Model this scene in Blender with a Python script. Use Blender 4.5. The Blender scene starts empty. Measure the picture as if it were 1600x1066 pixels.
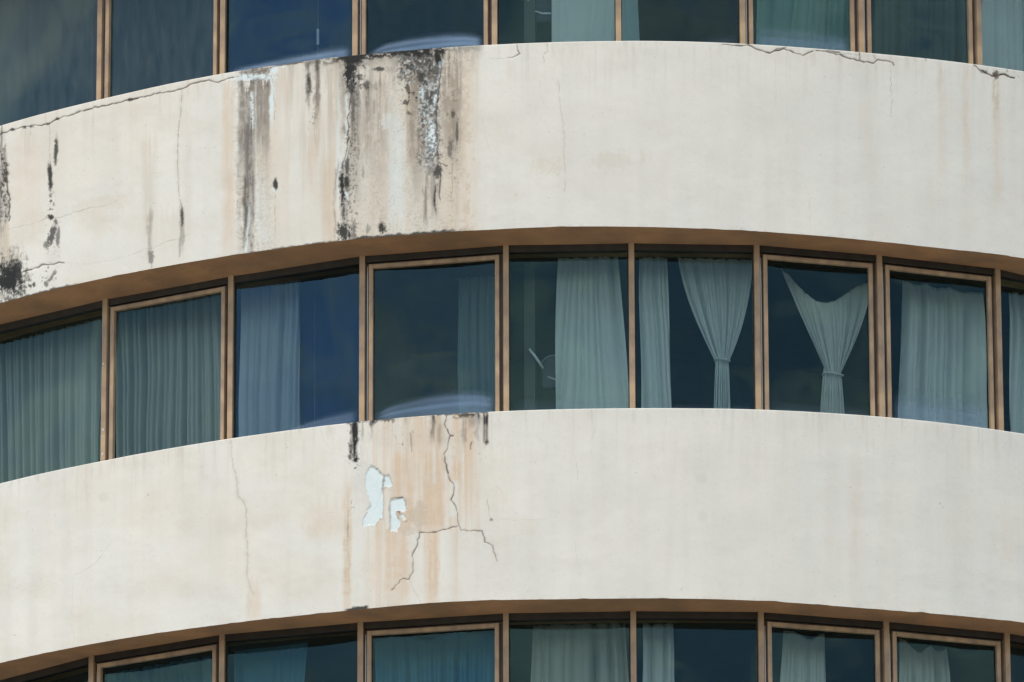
import bpy, math, random
import numpy as np
from mathutils import Matrix, Vector
random.seed(7)
C = bpy.context.scene.collection
SC = bpy.context.scene

# ------------------------------------------------------------------ camera
F_PX, PITCH, YAW, ROLL = 13851.966, 0.33880159, -0.01154475, -0.00341765
DIST, R, RW = 74.413072, 8.001033, 8.001033 - 0.3676374
CAMZ = 1.6
cp, sp = math.cos(PITCH), math.sin(PITCH); cy, sy = math.cos(YAW), math.sin(YAW)
fw = np.array([sy*cp, cy*cp, sp]); rt = np.array([cy, -sy, 0.0]); up = np.cross(rt, fw)
cr, sr = math.cos(ROLL), math.sin(ROLL)
rt, up = rt*cr + up*sr, up*cr - rt*sr
cam = bpy.data.cameras.new('camera'); camo = bpy.data.objects.new('camera', cam); C.objects.link(camo)
cam.sensor_width = 36; cam.lens = F_PX/1600*36; cam.clip_start = 1; cam.clip_end = 6000
camo.matrix_world = Matrix(((rt[0], up[0], -fw[0], 0), (rt[1], up[1], -fw[1], -DIST), (rt[2], up[2], -fw[2], CAMZ), (0, 0, 0, 1)))
SC.camera = camo
# ------------------------------------------------------------------ sky, sun, exposure
SUN_EL, SUN_AZ = math.radians(62), math.radians(-42)      # azimuth measured from the camera side (-Y) towards +X
W = bpy.data.worlds.new('World'); SC.world = W; W.use_nodes = True
nt = W.node_tree; nt.nodes.clear()
wo = nt.nodes.new('ShaderNodeOutputWorld'); bg = nt.nodes.new('ShaderNodeBackground')
sky = nt.nodes.new('ShaderNodeTexSky'); sky.sky_type = 'NISHITA'; sky.sun_disc = False
sky.sun_elevation = SUN_EL
sdir = Vector((math.sin(SUN_AZ)*math.cos(SUN_EL), -math.cos(SUN_AZ)*math.cos(SUN_EL), math.sin(SUN_EL)))
sky.sun_rotation = math.atan2(sdir.x, sdir.y)
tc = nt.nodes.new('ShaderNodeTexCoord')
mp = nt.nodes.new('ShaderNodeMapping'); mp.inputs['Scale'].default_value = (1, 1, 2.2)
cl = nt.nodes.new('ShaderNodeTexNoise'); cl.inputs['Scale'].default_value = 13; cl.inputs['Detail'].default_value = 7; cl.inputs['Roughness'].default_value = 0.55
cr1 = nt.nodes.new('ShaderNodeValToRGB'); cr1.color_ramp.elements[0].position = .44; cr1.color_ramp.elements[1].position = .58
cl2 = nt.nodes.new('ShaderNodeTexNoise'); cl2.inputs['Scale'].default_value = 9; cl2.inputs['Detail'].default_value = 5
cc = nt.nodes.new('ShaderNodeValToRGB')
cc.color_ramp.elements[0].position = .3; cc.color_ramp.elements[0].color = (3.8, 4.1, 4.4, 1)
cc.color_ramp.elements[1].position = .7; cc.color_ramp.elements[1].color = (9.5, 9.5, 9.2, 1)
mx = nt.nodes.new('ShaderNodeMixRGB')
L = nt.links.new
L(tc.outputs['Generated'], mp.inputs[0]); L(mp.outputs[0], cl.inputs['Vector']); L(mp.outputs[0], cl2.inputs['Vector'])
L(cl.outputs['Fac'], cr1.inputs[0]); L(cl2.outputs['Fac'], cc.inputs[0])
L(cr1.outputs[0], mx.inputs[0]); L(sky.outputs[0], mx.inputs[1]); L(cc.outputs[0], mx.inputs[2])
L(mx.outputs[0], bg.inputs[0]); bg.inputs[1].default_value = 0.13; L(bg.outputs[0], wo.inputs[0])
sun = bpy.data.lights.new('sun', 'SUN'); sun.energy = 1.45; sun.angle = math.radians(14); sun.color = (1, .95, .87)
suno = bpy.data.objects.new('sun', sun); C.objects.link(suno)
suno.rotation_euler = sdir.to_track_quat('Z', 'Y').to_euler(); suno.location = (-30, -60, 80)
SC.view_settings.view_transform = 'Standard'; SC.view_settings.look = 'None'
SC.view_settings.exposure = 0.70; SC.view_settings.gamma = 1; SC.view_settings.use_curve_mapping = False

# ------------------------------------------------------------------ helpers
def proj(P):
    """point of the place -> photograph pixel (used to survey where each stain and curtain sits)"""
    v = np.asarray(P, float) - np.array([0, -DIST, CAMZ]); w = v @ fw
    return 800 + F_PX*(v @ rt)/w, 533 - F_PX*(v @ up)/w
def ray(px, py):
    d = fw + rt*((px-800)/F_PX) - up*((py-533)/F_PX)
    return np.array([0, -DIST, CAMZ], float), d/np.linalg.norm(d)
def link(name, me, mat=None, parent=None):
    o = bpy.data.objects.new(name, me); C.objects.link(o)
    if mat: me.materials.append(mat)
    if parent: o.parent = parent
    return o
def tag(o, label=None, cat=None, group=None, kind=None):
    for k, v in (('label', label), ('category', cat), ('group', group), ('kind', kind)):
        if v: o[k] = v
    return o
def empty(name, loc, rz=0, parent=None):
    o = bpy.data.objects.new(name, None); C.objects.link(o); o.location = loc; o.rotation_euler = (0, 0, rz)
    o.empty_display_size = .2
    if parent: o.parent = parent
    return o
class MB:
    def __init__(s): s.v = []; s.f = []
    def box(s, x0, x1, y0, y1, z0, z1):
        n = len(s.v); s.v += [(x, y, z) for z in (z0, z1) for y in (y0, y1) for x in (x0, x1)]
        s.f += [tuple(n+i for i in q) for q in ((0, 2, 3, 1), (4, 5, 7, 6), (0, 1, 5, 4), (2, 6, 7, 3), (0, 4, 6, 2), (1, 3, 7, 5))]
        return s
    def tube(s, pts, rad, n=8):
        pts = [Vector(p) for p in pts]; base = len(s.v)
        for i, p in enumerate(pts):
            t = (pts[min(i+1, len(pts)-1)] - pts[max(i-1, 0)]).normalized()
            a = t.orthogonal().normalized() if i == 0 else (a - t*a.dot(t)).normalized()
            b = t.cross(a); r = rad[i] if hasattr(rad, '__len__') else rad
            for k in range(n):
                c = math.tau*k/n; s.v.append(tuple(p + a*(math.cos(c)*r) + b*(math.sin(c)*r)))
        for i in range(len(pts)-1):
            for k in range(n):
                s.f.append((base+i*n+k, base+i*n+(k+1) % n, base+(i+1)*n+(k+1) % n, base+(i+1)*n+k))
        s.f.append(tuple(base+k for k in range(n))[::-1]); s.f.append(tuple(base+(len(pts)-1)*n+k for k in range(n)))
        return s
    def build(s, name, mat, parent=None, bevel=0, smooth=False):
        me = bpy.data.meshes.new(name); me.from_pydata(s.v, [], s.f); me.update()
        if smooth: me.polygons.foreach_set('use_smooth', [True]*len(me.polygons))
        o = link(name, me, mat, parent)
        if bevel:
            m = o.modifiers.new('bevel', 'BEVEL'); m.width = bevel; m.segments = 2; m.limit_method = 'ANGLE'
        return o
def grid_mesh(name, P, close_u=False, smooth=True):
    """P: rows x cols x 3"""
    h, w = P.shape[:2]
    me = bpy.data.meshes.new(name)
    idx = np.arange(h*w).reshape(h, w)
    if close_u: idx = np.concatenate([idx, idx[:, :1]], 1)
    q = np.stack([idx[:-1, :-1], idx[:-1, 1:], idx[1:, 1:], idx[1:, :-1]], -1).reshape(-1, 4)
    me.vertices.add(h*w); me.vertices.foreach_set('co', P.astype(np.float32).ravel())
    me.loops.add(q.size); me.loops.foreach_set('vertex_index', q.ravel().astype(np.int32))
    me.polygons.add(len(q)); me.polygons.foreach_set('loop_start', np.arange(0, q.size, 4, dtype=np.int32))
    me.polygons.foreach_set('use_smooth', np.full(len(q), smooth))
    me.update(calc_edges=True); me.validate()
    return me
# lattice noise in numpy
def _h(i, j, seed):
    n = (i.astype(np.int64)*374761393 + j.astype(np.int64)*668265263 + seed*1442695041) & 0xffffffff
    n = ((n ^ (n >> 13))*1274126177) & 0xffffffff
    return ((n ^ (n >> 16)) & 0xffff)/65535.0
def vn(x, y, seed=0):
    i = np.floor(x); j = np.floor(y); u = x-i; v = y-j; u = u*u*(3-2*u); v = v*v*(3-2*v)
    return (_h(i, j, seed)*(1-u)+_h(i+1, j, seed)*u)*(1-v) + (_h(i, j+1, seed)*(1-u)+_h(i+1, j+1, seed)*u)*v
def fbm(x, y, sx, sy, seed=0, o=4, g=.55):
    s = 0; a = 1; t = 0
    for k in range(o):
        s = s + a*vn(x/sx*2**k + 17.3*k, y/sy*2**k + 5.1*k, seed+k*31); t += a; a *= g
    return s/t
def sst(a, b, x):
    t = np.clip((x-a)/(b-a), 0, 1); return t*t*(3-2*t)

# ------------------------------------------------------------------ materials
def mat(name, col, rough=.6, spec=.3, var=.0, vscale=6, bump=0, bscale=80, metal=0, stretch=None, col2=None):
    m = bpy.data.materials.new(name); m.use_nodes = True; n = m.node_tree; b = n.nodes['Principled BSDF']
    b.inputs['Base Color'].default_value = (*col, 1); b.inputs['Roughness'].default_value = rough
    b.inputs['Specular IOR Level'].default_value = spec; b.inputs['Metallic'].default_value = metal
    t = n.nodes.new('ShaderNodeTexCoord'); mpn = n.nodes.new('ShaderNodeMapping')
    if stretch: mpn.inputs['Scale'].default_value = stretch
    n.links.new(t.outputs['Object'], mpn.inputs[0])
    if var or col2:
        no = n.nodes.new('ShaderNodeTexNoise'); no.inputs['Scale'].default_value = vscale; no.inputs['Detail'].default_value = 6
        n.links.new(mpn.outputs[0], no.inputs['Vector'])
        mi = n.nodes.new('ShaderNodeMixRGB'); rp = n.nodes.new('ShaderNodeValToRGB')
        rp.color_ramp.elements[0].position = .35; rp.color_ramp.elements[1].position = .65
        n.links.new(no.outputs['Fac'], rp.inputs[0]); n.links.new(rp.outputs[0], mi.inputs[0])
        c2 = col2 or tuple(c*(1-var) for c in col)
        mi.inputs[1].default_value = (*col, 1); mi.inputs[2].default_value = (*c2, 1)
        n.links.new(mi.outputs[0], b.inputs['Base Color'])
    if bump:
        nb = n.nodes.new('ShaderNodeTexNoise'); nb.inputs['Scale'].default_value = bscale; nb.inputs['Detail'].default_value = 4
        bp = n.nodes.new('ShaderNodeBump'); bp.inputs['Strength'].default_value = bump; bp.inputs['Distance'].default_value = .01
        n.links.new(mpn.outputs[0], nb.inputs['Vector']); n.links.new(nb.outputs['Fac'], bp.inputs['Height']); n.links.new(bp.outputs[0], b.inputs['Normal'])
    return m
def glass(name, tint, refl=(1, 1, 1), ior=1.75, rough=.02, dirt=.05):
    m = bpy.data.materials.new(name); m.use_nodes = True; n = m.node_tree; n.nodes.clear()
    o = n.nodes.new('ShaderNodeOutputMaterial'); t = n.nodes.new('ShaderNodeBsdfTransparent'); g = n.nodes.new('ShaderNodeBsdfGlossy')
    f = n.nodes.new('ShaderNodeFresnel'); f.inputs['IOR'].default_value = ior
    t.inputs[0].default_value = (*tint, 1); g.inputs['Color'].default_value = (*refl, 1); g.inputs['Roughness'].default_value = rough
    ge = n.nodes.new('ShaderNodeNewGeometry')
    # fresnel that does not depend on which side is seen
    mx = n.nodes.new('ShaderNodeMixShader'); n.links.new(f.outputs[0], mx.inputs[0]); n.links.new(t.outputs[0], mx.inputs[1]); n.links.new(g.outputs[0], mx.inputs[2])
    # thin veil of dust on the pane, thicker in patches and drips
    d = n.nodes.new('ShaderNodeBsdfDiffuse'); d.inputs[0].default_value = (.45, .5, .5, 1)
    tcn = n.nodes.new('ShaderNodeTexCoord'); mpn = n.nodes.new('ShaderNodeMapping'); mpn.inputs['Scale'].default_value = (1, 1, .22)
    no = n.nodes.new('ShaderNodeTexNoise'); no.inputs['Scale'].default_value = 14; no.inputs['Detail'].default_value = 8; no.inputs['Roughness'].default_value = .7
    mr = n.nodes.new('ShaderNodeMapRange'); mr.inputs['From Min'].default_value = .35; mr.inputs['From Max'].default_value = .75
    mr.inputs['To Min'].default_value = dirt*.25; mr.inputs['To Max'].default_value = dirt*1.6
    n.links.new(tcn.outputs['Object'], mpn.inputs[0]); n.links.new(mpn.outputs[0], no.inputs['Vector']); n.links.new(no.outputs['Fac'], mr.inputs['Value'])
    m2 = n.nodes.new('ShaderNodeMixShader'); n.links.new(mr.outputs[0], m2.inputs[0]); n.links.new(mx.outputs[0], m2.inputs[1]); n.links.new(d.outputs[0], m2.inputs[2])
    n.links.new(m2.outputs[0], o.inputs[0]); return m
def cloth(name, col, trans=.25):
    m = bpy.data.materials.new(name); m.use_nodes = True; n = m.node_tree; n.nodes.clear()
    o = n.nodes.new('ShaderNodeOutputMaterial'); d = n.nodes.new('ShaderNodeBsdfDiffuse'); t = n.nodes.new('ShaderNodeBsdfTranslucent'); mx = n.nodes.new('ShaderNodeMixShader')
    mx.inputs[0].default_value = trans
    tcn = n.nodes.new('ShaderNodeTexCoord'); no = n.nodes.new('ShaderNodeTexNoise'); no.inputs['Scale'].default_value = 3.5; no.inputs['Detail'].default_value = 5
    mi = n.nodes.new('ShaderNodeMixRGB'); mi.inputs[1].default_value = (*[c*.84 for c in col], 1); mi.inputs[2].default_value = (*col, 1)
    w = n.nodes.new('ShaderNodeTexNoise'); w.inputs['Scale'].default_value = 260; bp = n.nodes.new('ShaderNodeBump'); bp.inputs['Strength'].default_value = .25; bp.inputs['Distance'].default_value = .002
    n.links.new(tcn.outputs['Object'], no.inputs['Vector']); n.links.new(tcn.outputs['Object'], w.inputs['Vector']); n.links.new(w.outputs['Fac'], bp.inputs['Height'])
    n.links.new(no.outputs['Fac'], mi.inputs[0]); n.links.new(mi.outputs[0], d.inputs[0]); n.links.new(mi.outputs[0], t.inputs[0]); n.links.new(bp.outputs[0], d.inputs['Normal'])
    n.links.new(d.outputs[0], mx.inputs[1]); n.links.new(t.outputs[0], mx.inputs[2]); n.links.new(mx.outputs[0], o.inputs[0]); return m

def wall_material():
    m = bpy.data.materials.new('painted_render'); m.use_nodes = True; n = m.node_tree; b = n.nodes['Principled BSDF']
    b.inputs['Roughness'].default_value = .78; b.inputs['Specular IOR Level'].default_value = .25
    Ln = n.links.new
    tcn = n.nodes.new('ShaderNodeTexCoord')
    def noise(scale, det=5, sc=(1, 1, 1)):
        mpn = n.nodes.new('ShaderNodeMapping'); mpn.inputs['Scale'].default_value = sc
        no = n.nodes.new('ShaderNodeTexNoise'); no.inputs['Scale'].default_value = scale; no.inputs['Detail'].default_value = det
        Ln(tcn.outputs['Object'], mpn.inputs[0]); Ln(mpn.outputs[0], no.inputs['Vector']); return no.outputs['Fac']
    def ramp(s, a, c):
        r = n.nodes.new('ShaderNodeMapRange'); r.inputs['From Min'].default_value = a; r.inputs['From Max'].default_value = c; Ln(s, r.inputs['Value']); return r.outputs[0]
    def mixc(fac, a, c):
        x = n.nodes.new('ShaderNodeMixRGB'); Ln(fac, x.inputs[0])
        for k, s in ((1, a), (2, c)):
            if isinstance(s, tuple): x.inputs[k].default_value = (*s, 1)
            else: Ln(s, x.inputs[k])
        return x.outputs[0]
    def mul(a, k):
        x = n.nodes.new('ShaderNodeMath'); x.operation = 'MULTIPLY'
        Ln(a, x.inputs[0])
        if isinstance(k, (int, float)): x.inputs[1].default_value = k
        else: Ln(k, x.inputs[1])
        return x.outputs[0]
    A1 = n.nodes.new('ShaderNodeAttribute'); A1.attribute_name = 'stain_a'
    A2 = n.nodes.new('ShaderNodeAttribute'); A2.attribute_name = 'stain_b'
    s1 = n.nodes.new('ShaderNodeSeparateColor'); s2 = n.nodes.new('ShaderNodeSeparateColor'); Ln(A1.outputs['Color'], s1.inputs[0]); Ln(A2.outputs['Color'], s2.inputs[0])
    col = mixc(ramp(noise(1.6, 4), .35, .65), WALL_A, WALL_B)                     # broad uneven repaint
    col = mixc(mul(ramp(noise(5, 6, (1, 1, .12)), .45, .75), .35), col, WALL_C)     # faint vertical wash marks
    col = mixc(mul(ramp(noise(30, 6), .5, .8), .16), col, (.50, .47, .43))         # fine dust
    col = mixc(s1.outputs[2], col, (.62, .475, .335))    # warm wash
    col = mixc(s2.outputs[0], col, (.50, .41, .30))    # brown film
    g = mul(s1.outputs[1], .95)
    col = mixc(g, col, mixc(noise(40, 5, (1, 1, .3)), (.165, .145, .12), (.27, .235, .20)))   # grey brown algae
    col = mixc(s2.outputs[1], col, mixc(noise(25, 5), (.60, .68, .67), (.72, .78, .76)))      # bare pale undercoat
    col = mixc(s1.outputs[0], col, mixc(noise(60, 5), (.008, .011, .011), (.032, .031, .027)))  # black mould
    col = mixc(s2.outputs[2], col, (.05, .032, .025))   # cracks
    Ln(col, b.inputs['Base Color'])
    bp = n.nodes.new('ShaderNodeBump'); bp.inputs['Strength'].default_value = .22; bp.inputs['Distance'].default_value = .003
    Ln(noise(45, 8), bp.inputs['Height'])
    bp2 = n.nodes.new('ShaderNodeBump'); bp2.inputs['Strength'].default_value = .25; bp2.inputs['Distance'].default_value = .012
    Ln(noise(5, 4), bp2.inputs['Height']); Ln(bp.outputs[0], bp2.inputs['Normal']); Ln(bp2.outputs[0], b.inputs['Normal'])
    return m
WALL_A, WALL_B, WALL_C = (.725, .695, .615), (.685, .665, .595), (.59, .575, .51)
M = dict(
    wall=wall_material(),
    soffit=mat('brown_painted_soffit', (.47, .265, .14), .85, .15, bump=.9, bscale=22, vscale=2.6, col2=(.31, .19, .11)),
    bronze=mat('bronze_anodised_metal', (.45, .315, .19), .55, .3, vscale=7, col2=(.27, .19, .13), stretch=(1.4, 1.4, .7), bump=.3),
    bronze_dark=mat('dark_bronze_metal', (.10, .07, .05), .55, .4, var=.3),
    gasket=mat('black_rubber_seal', (.015, .015, .015), .6, .3, var=.2),
    glass=glass('tinted_glass', (.84, .94, .935), (.42, .80, .80), ior=1.45, dirt=.008),
    glass_blue=glass('blue_film_glass', (.66, .76, .82), (.38, .74, .95), ior=1.6, dirt=.010),
    glass_dark=glass('smoked_glass', (.50, .66, .68), (.5, .85, .85), ior=1.5, dirt=.012),
    glass_grey=glass('clouded_glass', (.50, .66, .68), (.66, .84, .88), ior=1.5, dirt=.05),
    glint_arc=None,
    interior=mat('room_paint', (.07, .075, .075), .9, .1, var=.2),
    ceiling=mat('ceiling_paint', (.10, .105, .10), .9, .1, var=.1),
    teal=cloth('teal_curtain_cloth', (.80, .87, .86)),
    pale=cloth('pale_green_curtain_cloth', (.84, .88, .86)),
    grey=cloth('grey_curtain_cloth', (.58, .60, .565)),
    dim=cloth('dull_brown_curtain_cloth', (.22, .23, .22)),
    bluec=cloth('blue_curtain_cloth', (.15, .36, .50)),
    ground=mat('asphalt_and_paving', (.29, .27, .23), .9, .2, var=.3, vscale=.08, bump=.3, bscale=4),
)
# added bluish sheet standing in for the reflected arc at a pane's foot
def glint_arc_material():
    m = bpy.data.materials.new('painted_glint_arc'); m.use_nodes = True; n = m.node_tree; n.nodes.clear()
    o = n.nodes.new('ShaderNodeOutputMaterial'); t = n.nodes.new('ShaderNodeBsdfTransparent'); g = n.nodes.new('ShaderNodeBsdfGlossy'); d = n.nodes.new('ShaderNodeBsdfDiffuse')
    t.inputs[0].default_value = (1, 1, 1, 1); g.inputs['Color'].default_value = (.23, .31, .385, 1); g.inputs['Roughness'].default_value = .22; d.inputs[0].default_value = (.16, .225, .30, 1)
    a = n.nodes.new('ShaderNodeAttribute'); a.attribute_name = 'cover'
    m1 = n.nodes.new('ShaderNodeMixShader'); m1.inputs[0].default_value = .35; n.links.new(g.outputs[0], m1.inputs[1]); n.links.new(d.outputs[0], m1.inputs[2])
    m2 = n.nodes.new('ShaderNodeMixShader'); n.links.new(a.outputs['Fac'], m2.inputs[0]); n.links.new(t.outputs[0], m2.inputs[1]); n.links.new(m1.outputs[0], m2.inputs[2])
    n.links.new(m2.outputs[0], o.inputs[0]); return m
M['glint_arc'] = glint_arc_material()

# ------------------------------------------------------------------ levels of the tower
H = 3.1; ZB0 = 22.857201; HB = 1.5775322
def zb(k): return ZB0 + H*k
EDGE = {   # measured waviness of each edge of the two weathered bands (angle, metres)
 ('t', 1): [(-.674, -.0076), (-.548, -.0126), (-.41, .0059), (-.266, .0136), (-.108, .0141), (.012, .0171), (.079, .0211), (.148, .0134), (.254, .0077), (.377, .0171), (.437, .0207)],
 ('b', 1): [(-.67, .0159), (-.531, .0076), (-.393, .0024), (-.272, .0128), (-.154, .0072), (-.046, .0165), (.077, .0007), (.188, -.0123), (.321, -.0318), (.432, -.018)],
 ('s', 1): [(-.715, .0067), (-.566, -.0302), (-.406, -.0376), (-.28, -.0086), (-.103, -.0021), (.022, -.0084), (.161, .0034), (.29, -.011), (.426, -.0037), (.457, -.0189)],
 ('t', 0): [(-.666, -.0231), (-.528, -.0392), (-.387, -.0337), (-.265, -.02), (-.245, -.0123), (-.105, -.006), (.026, -.0066), (.075, -.0011), (.145, .0068), (.263, .011), (.392, .0074), (.427, -.0002)],
 ('b', 0): [(-.662, .0269), (-.395, -.0025), (-.268, -.0054), (-.161, .0145), (-.054, -.007), (.07, -.0027), (.152, -.0036), (.262, -.0239), (.422, -.0036)],
 ('s', 0): [(-.579, .0469), (-.417, .036), (-.265, .0039), (-.111, .0028), (.025, -.0009), (.154, .0147), (.29, -.0009), (.426, .0103)],
}
def dz(e, k, a):
    p = EDGE.get((e, k))
    if not p: return np.zeros_like(np.asarray(a, float))
    x = np.array([-1.1]+[q[0] for q in p]+[.9]); y = np.array([0]+[q[1] for q in p]+[0])
    a = np.asarray(a, float)
    if e == 's': return np.interp(a, x, y)
    return (np.interp(a-.045, x, y)+np.interp(a, x, y)*2+np.interp(a+.045, x, y))/4
# mullion angles per window row: row k sits on top of band k (k = -1, 0, 1)
ANG = {1: [-.57669474, -.42186408, -.26991338, -.11853349, .01277329, .14464126, .2737472, .40823274],
       0: [-.56496716, -.40974713, -.26131148, -.10724028, .02434976, .15633365, .28892305, .42367931],
       -1: [-.57691224, -.41693642, -.26228304, -.10850004, .02319648, .155705, .28939868, .4249378]}
for k in ANG:
    a = ANG[k]; ANG[k] = [a[0]-.30, a[0]-.165] + a + [a[-1]+.1417*i for i in (1, 2)]
def on(Rr, a, z): return np.stack([Rr*np.sin(a), -Rr*np.cos(a), np.broadcast_to(z, np.shape(a))*1.0], -1)
def cyl_px(px, py, Rr=R):
    """angle and height on a cylinder of radius Rr seen at a photo pixel"""
    o, d = ray(px, py); A_ = d[0]**2+d[1]**2; B = 2*(o[0]*d[0]+o[1]*d[1]); Cc = o[0]**2+o[1]**2-Rr**2
    t = (-B-math.sqrt(max(B*B-4*A_*Cc, 0)))/(2*A_); p = o+d*t
    return math.atan2(p[0], -p[1]), p[2]

# ------------------------------------------------------------------ the weather on the bands
class Paint:
    def __init__(s, X, Y, top, bot):
        s.X, s.Y, s.top, s.bot = X, Y, top, bot                       # photo pixel of every vertex; top / bot edge y per column
        s.ch = {c: np.zeros_like(X) for c in ('dark', 'grey', 'warm', 'brown', 'pale', 'crack', 'depth')}
        s.n1 = fbm(X, Y, 9, 9, 3, 5, .65); s.n2 = fbm(X, Y, 3.0, 60, 9, 4, .6); s.n3 = fbm(X, Y, 14, 26, 21, 5, .6); s.n4 = fbm(X, Y, 2.2, 3.2, 44, 3, .7)
    def put(s, c, m, how='max'):
        if how == 'max': s.ch[c] = np.maximum(s.ch[c], m)
        elif how == 'cut': s.ch[c] = s.ch[c]*(1-m)
    def streak(s, c, x0, x1, y0, y1, amt=1, soft=3, fin=8, fout=30, rag=.5, slant=0, wob=2.5):
        """a run of dirt between two verticals that starts at y0 and dies out at y1"""
        X = s.X - slant*(s.Y-y0)/100. + wob*(s.n3-.5)*4
        m = sst(x0-soft, x0+soft, X)*(1-sst(x1-soft, x1+soft, X))
        Y = s.Y + (s.n2-.5)*fout*1.6
        m = m*sst(y0-fin, y0+fin, Y)*(1-sst(y1-fout, y1+fout*.5, Y))
        t = s.n2*.6+s.n1*.4
        m = m*np.clip(1-rag + rag*2.2*sst(.3, .7, t), 0, 1.15)
        s.put(c, np.clip(m*amt, 0, 1)); return m
    def blob(s, c, cx, cy_, rx, ry, amt=1, rag=.8, tilt=0, hard=.42):
        x = s.X-cx - tilt*(s.Y-cy_); y = s.Y-cy_
        d = np.sqrt((x/rx)**2+(y/ry)**2) + (s.n1-.5)*rag*1.9 + (s.n4-.5)*rag*1.5 + (s.n2-.5)*rag*1.0
        m = 1-sst(1-hard, 1+hard, d); s.put(c, m*amt); return m
    def speckle(s, c, x0, x1, y0, y1, dens=.5, amt=1, size=3, seed=1, soft=4):
        X = s.X+(s.n3-.5)*min(22, (x1-x0)*.8); Y = s.Y+(s.n2-.5)*26; soft = max(soft, min(9, (x1-x0)*.3))
        w = sst(x0-soft, x0+soft, X)*(1-sst(x1-soft, x1+soft, X))*sst(y0-soft, y0+soft, Y)*(1-sst(y1-2*soft, y1+2*soft, Y))
        f = fbm(s.X, s.Y, size, size*1.15, 100+seed, 3, .6)
        m = w*sst(1-dens-.04+.0, 1-dens+.05, f*.9+.25*w*s.n3); s.put(c, m*amt); return m
    def crack(s, pts, w=1.0, amt=.8, jit=1.3, halo=0, c='crack', taper=True):
        if amt < .7: amt *= .72; w *= .8
        w *= .74
        P = [np.array(pts[0], float)]; rs = np.random.RandomState(int(abs(pts[0][0]*7+pts[0][1]*3)) % 9999)
        for a, b in zip(pts[:-1], pts[1:]):
            a = np.array(a, float); b = np.array(b, float); n = max(1, int(np.hypot(*(b-a))/5))
            for i in range(1, n+1):
                q = a+(b-a)*i/n
                if i < n: q = q+rs.uniform(-jit, jit, 2)
                P.append(q)
        P = np.array(P); nseg = len(P)-1
        x0, y0 = P.min(0)-8; x1, y1 = P.max(0)+8
        cols = np.where((s.X.max(0) > x0) & (s.X.min(0) < x1))[0]
        if len(cols) == 0: return
        c0, c1 = cols[0], cols[-1]+1
        X = s.X[:, c0:c1]; Y = s.Y[:, c0:c1]
        rows = np.where((Y.max(1) > y0) & (Y.min(1) < y1))[0]
        if len(rows) == 0: return
        r0, r1 = rows[0], rows[-1]+1; X = X[r0:r1]; Y = Y[r0:r1]
        best = np.full(X.shape, 1e9)
        for i in range(nseg):
            a = P[i]; b = P[i+1]; d = b-a; l2 = (d**2).sum()+1e-9
            t = np.clip(((X-a[0])*d[0]+(Y-a[1])*d[1])/l2, 0, 1)
            wd = w*(.55+.9*rs.rand())
            if taper: wd *= .55+.45*math.sin(math.pi*min(max((i+.8)/(nseg+1), .12), .88))
            best = np.minimum(best, np.hypot(X-a[0]-t*d[0], Y-a[1]-t*d[1])/wd)
        m = np.clip(1.25-best*.75, 0, 1)*amt*(.45+1.0*s.n3[r0:r1, c0:c1])
        kd = 1 if amt > .7 else .4
        sl = (slice(r0, r1), slice(c0, c1)); s.ch[c][sl] = np.maximum(s.ch[c][sl], m)
        s.ch['depth'][sl] = np.minimum(s.ch['depth'][sl], -.003*kd*np.clip(1.3-best*.6, 0, 1)*amt)
        if halo: s.ch['brown'][sl] = np.maximum(s.ch['brown'][sl], halo*np.exp(-(best*w/4.0)**2)*s.n1[sl]*1.3)
    def poly(s, pts, c='pale', amt=1, depth=-.005, rag=3.4):
        x = s.X+(s.n1-.5)*rag*2; y = s.Y+(s.n4-.5)*rag*2; ins = np.zeros(x.shape, bool); dist = np.full(x.shape, 1e9); n = len(pts)
        for i in range(n):
            (xa, ya), (xb, yb) = pts[i], pts[(i+1) % n]
            cnd = ((ya > y) != (yb > y)) & (x < (xb-xa)*(y-ya)/((yb-ya) or 1e-9)+xa); ins ^= cnd
            dx, dy = xb-xa, yb-ya; t = np.clip(((x-xa)*dx+(y-ya)*dy)/(dx*dx+dy*dy+1e-9), 0, 1)
            dist = np.minimum(dist, np.hypot(x-xa-t*dx, y-ya-t*dy))
        sd = np.where(ins, dist, -dist); m = np.clip(sd/1.2+.5, 0, 1)
        s.put(c, m*amt)
        for k in ('warm', 'grey', 'brown', 'dark'): s.put(k, m*.9, 'cut')
        s.ch['depth'] = np.minimum(s.ch['depth'], depth*m)
        s.ch['depth'] = s.ch['depth'] + .006*np.exp(-((sd+1.8)/1.3)**2)*sst(.35, .65, s.n3)
        e = np.exp(-((sd+.6)/1.1)**2)*sst(.35, .6, s.n3); s.put('crack', e*.45); return m

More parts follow.
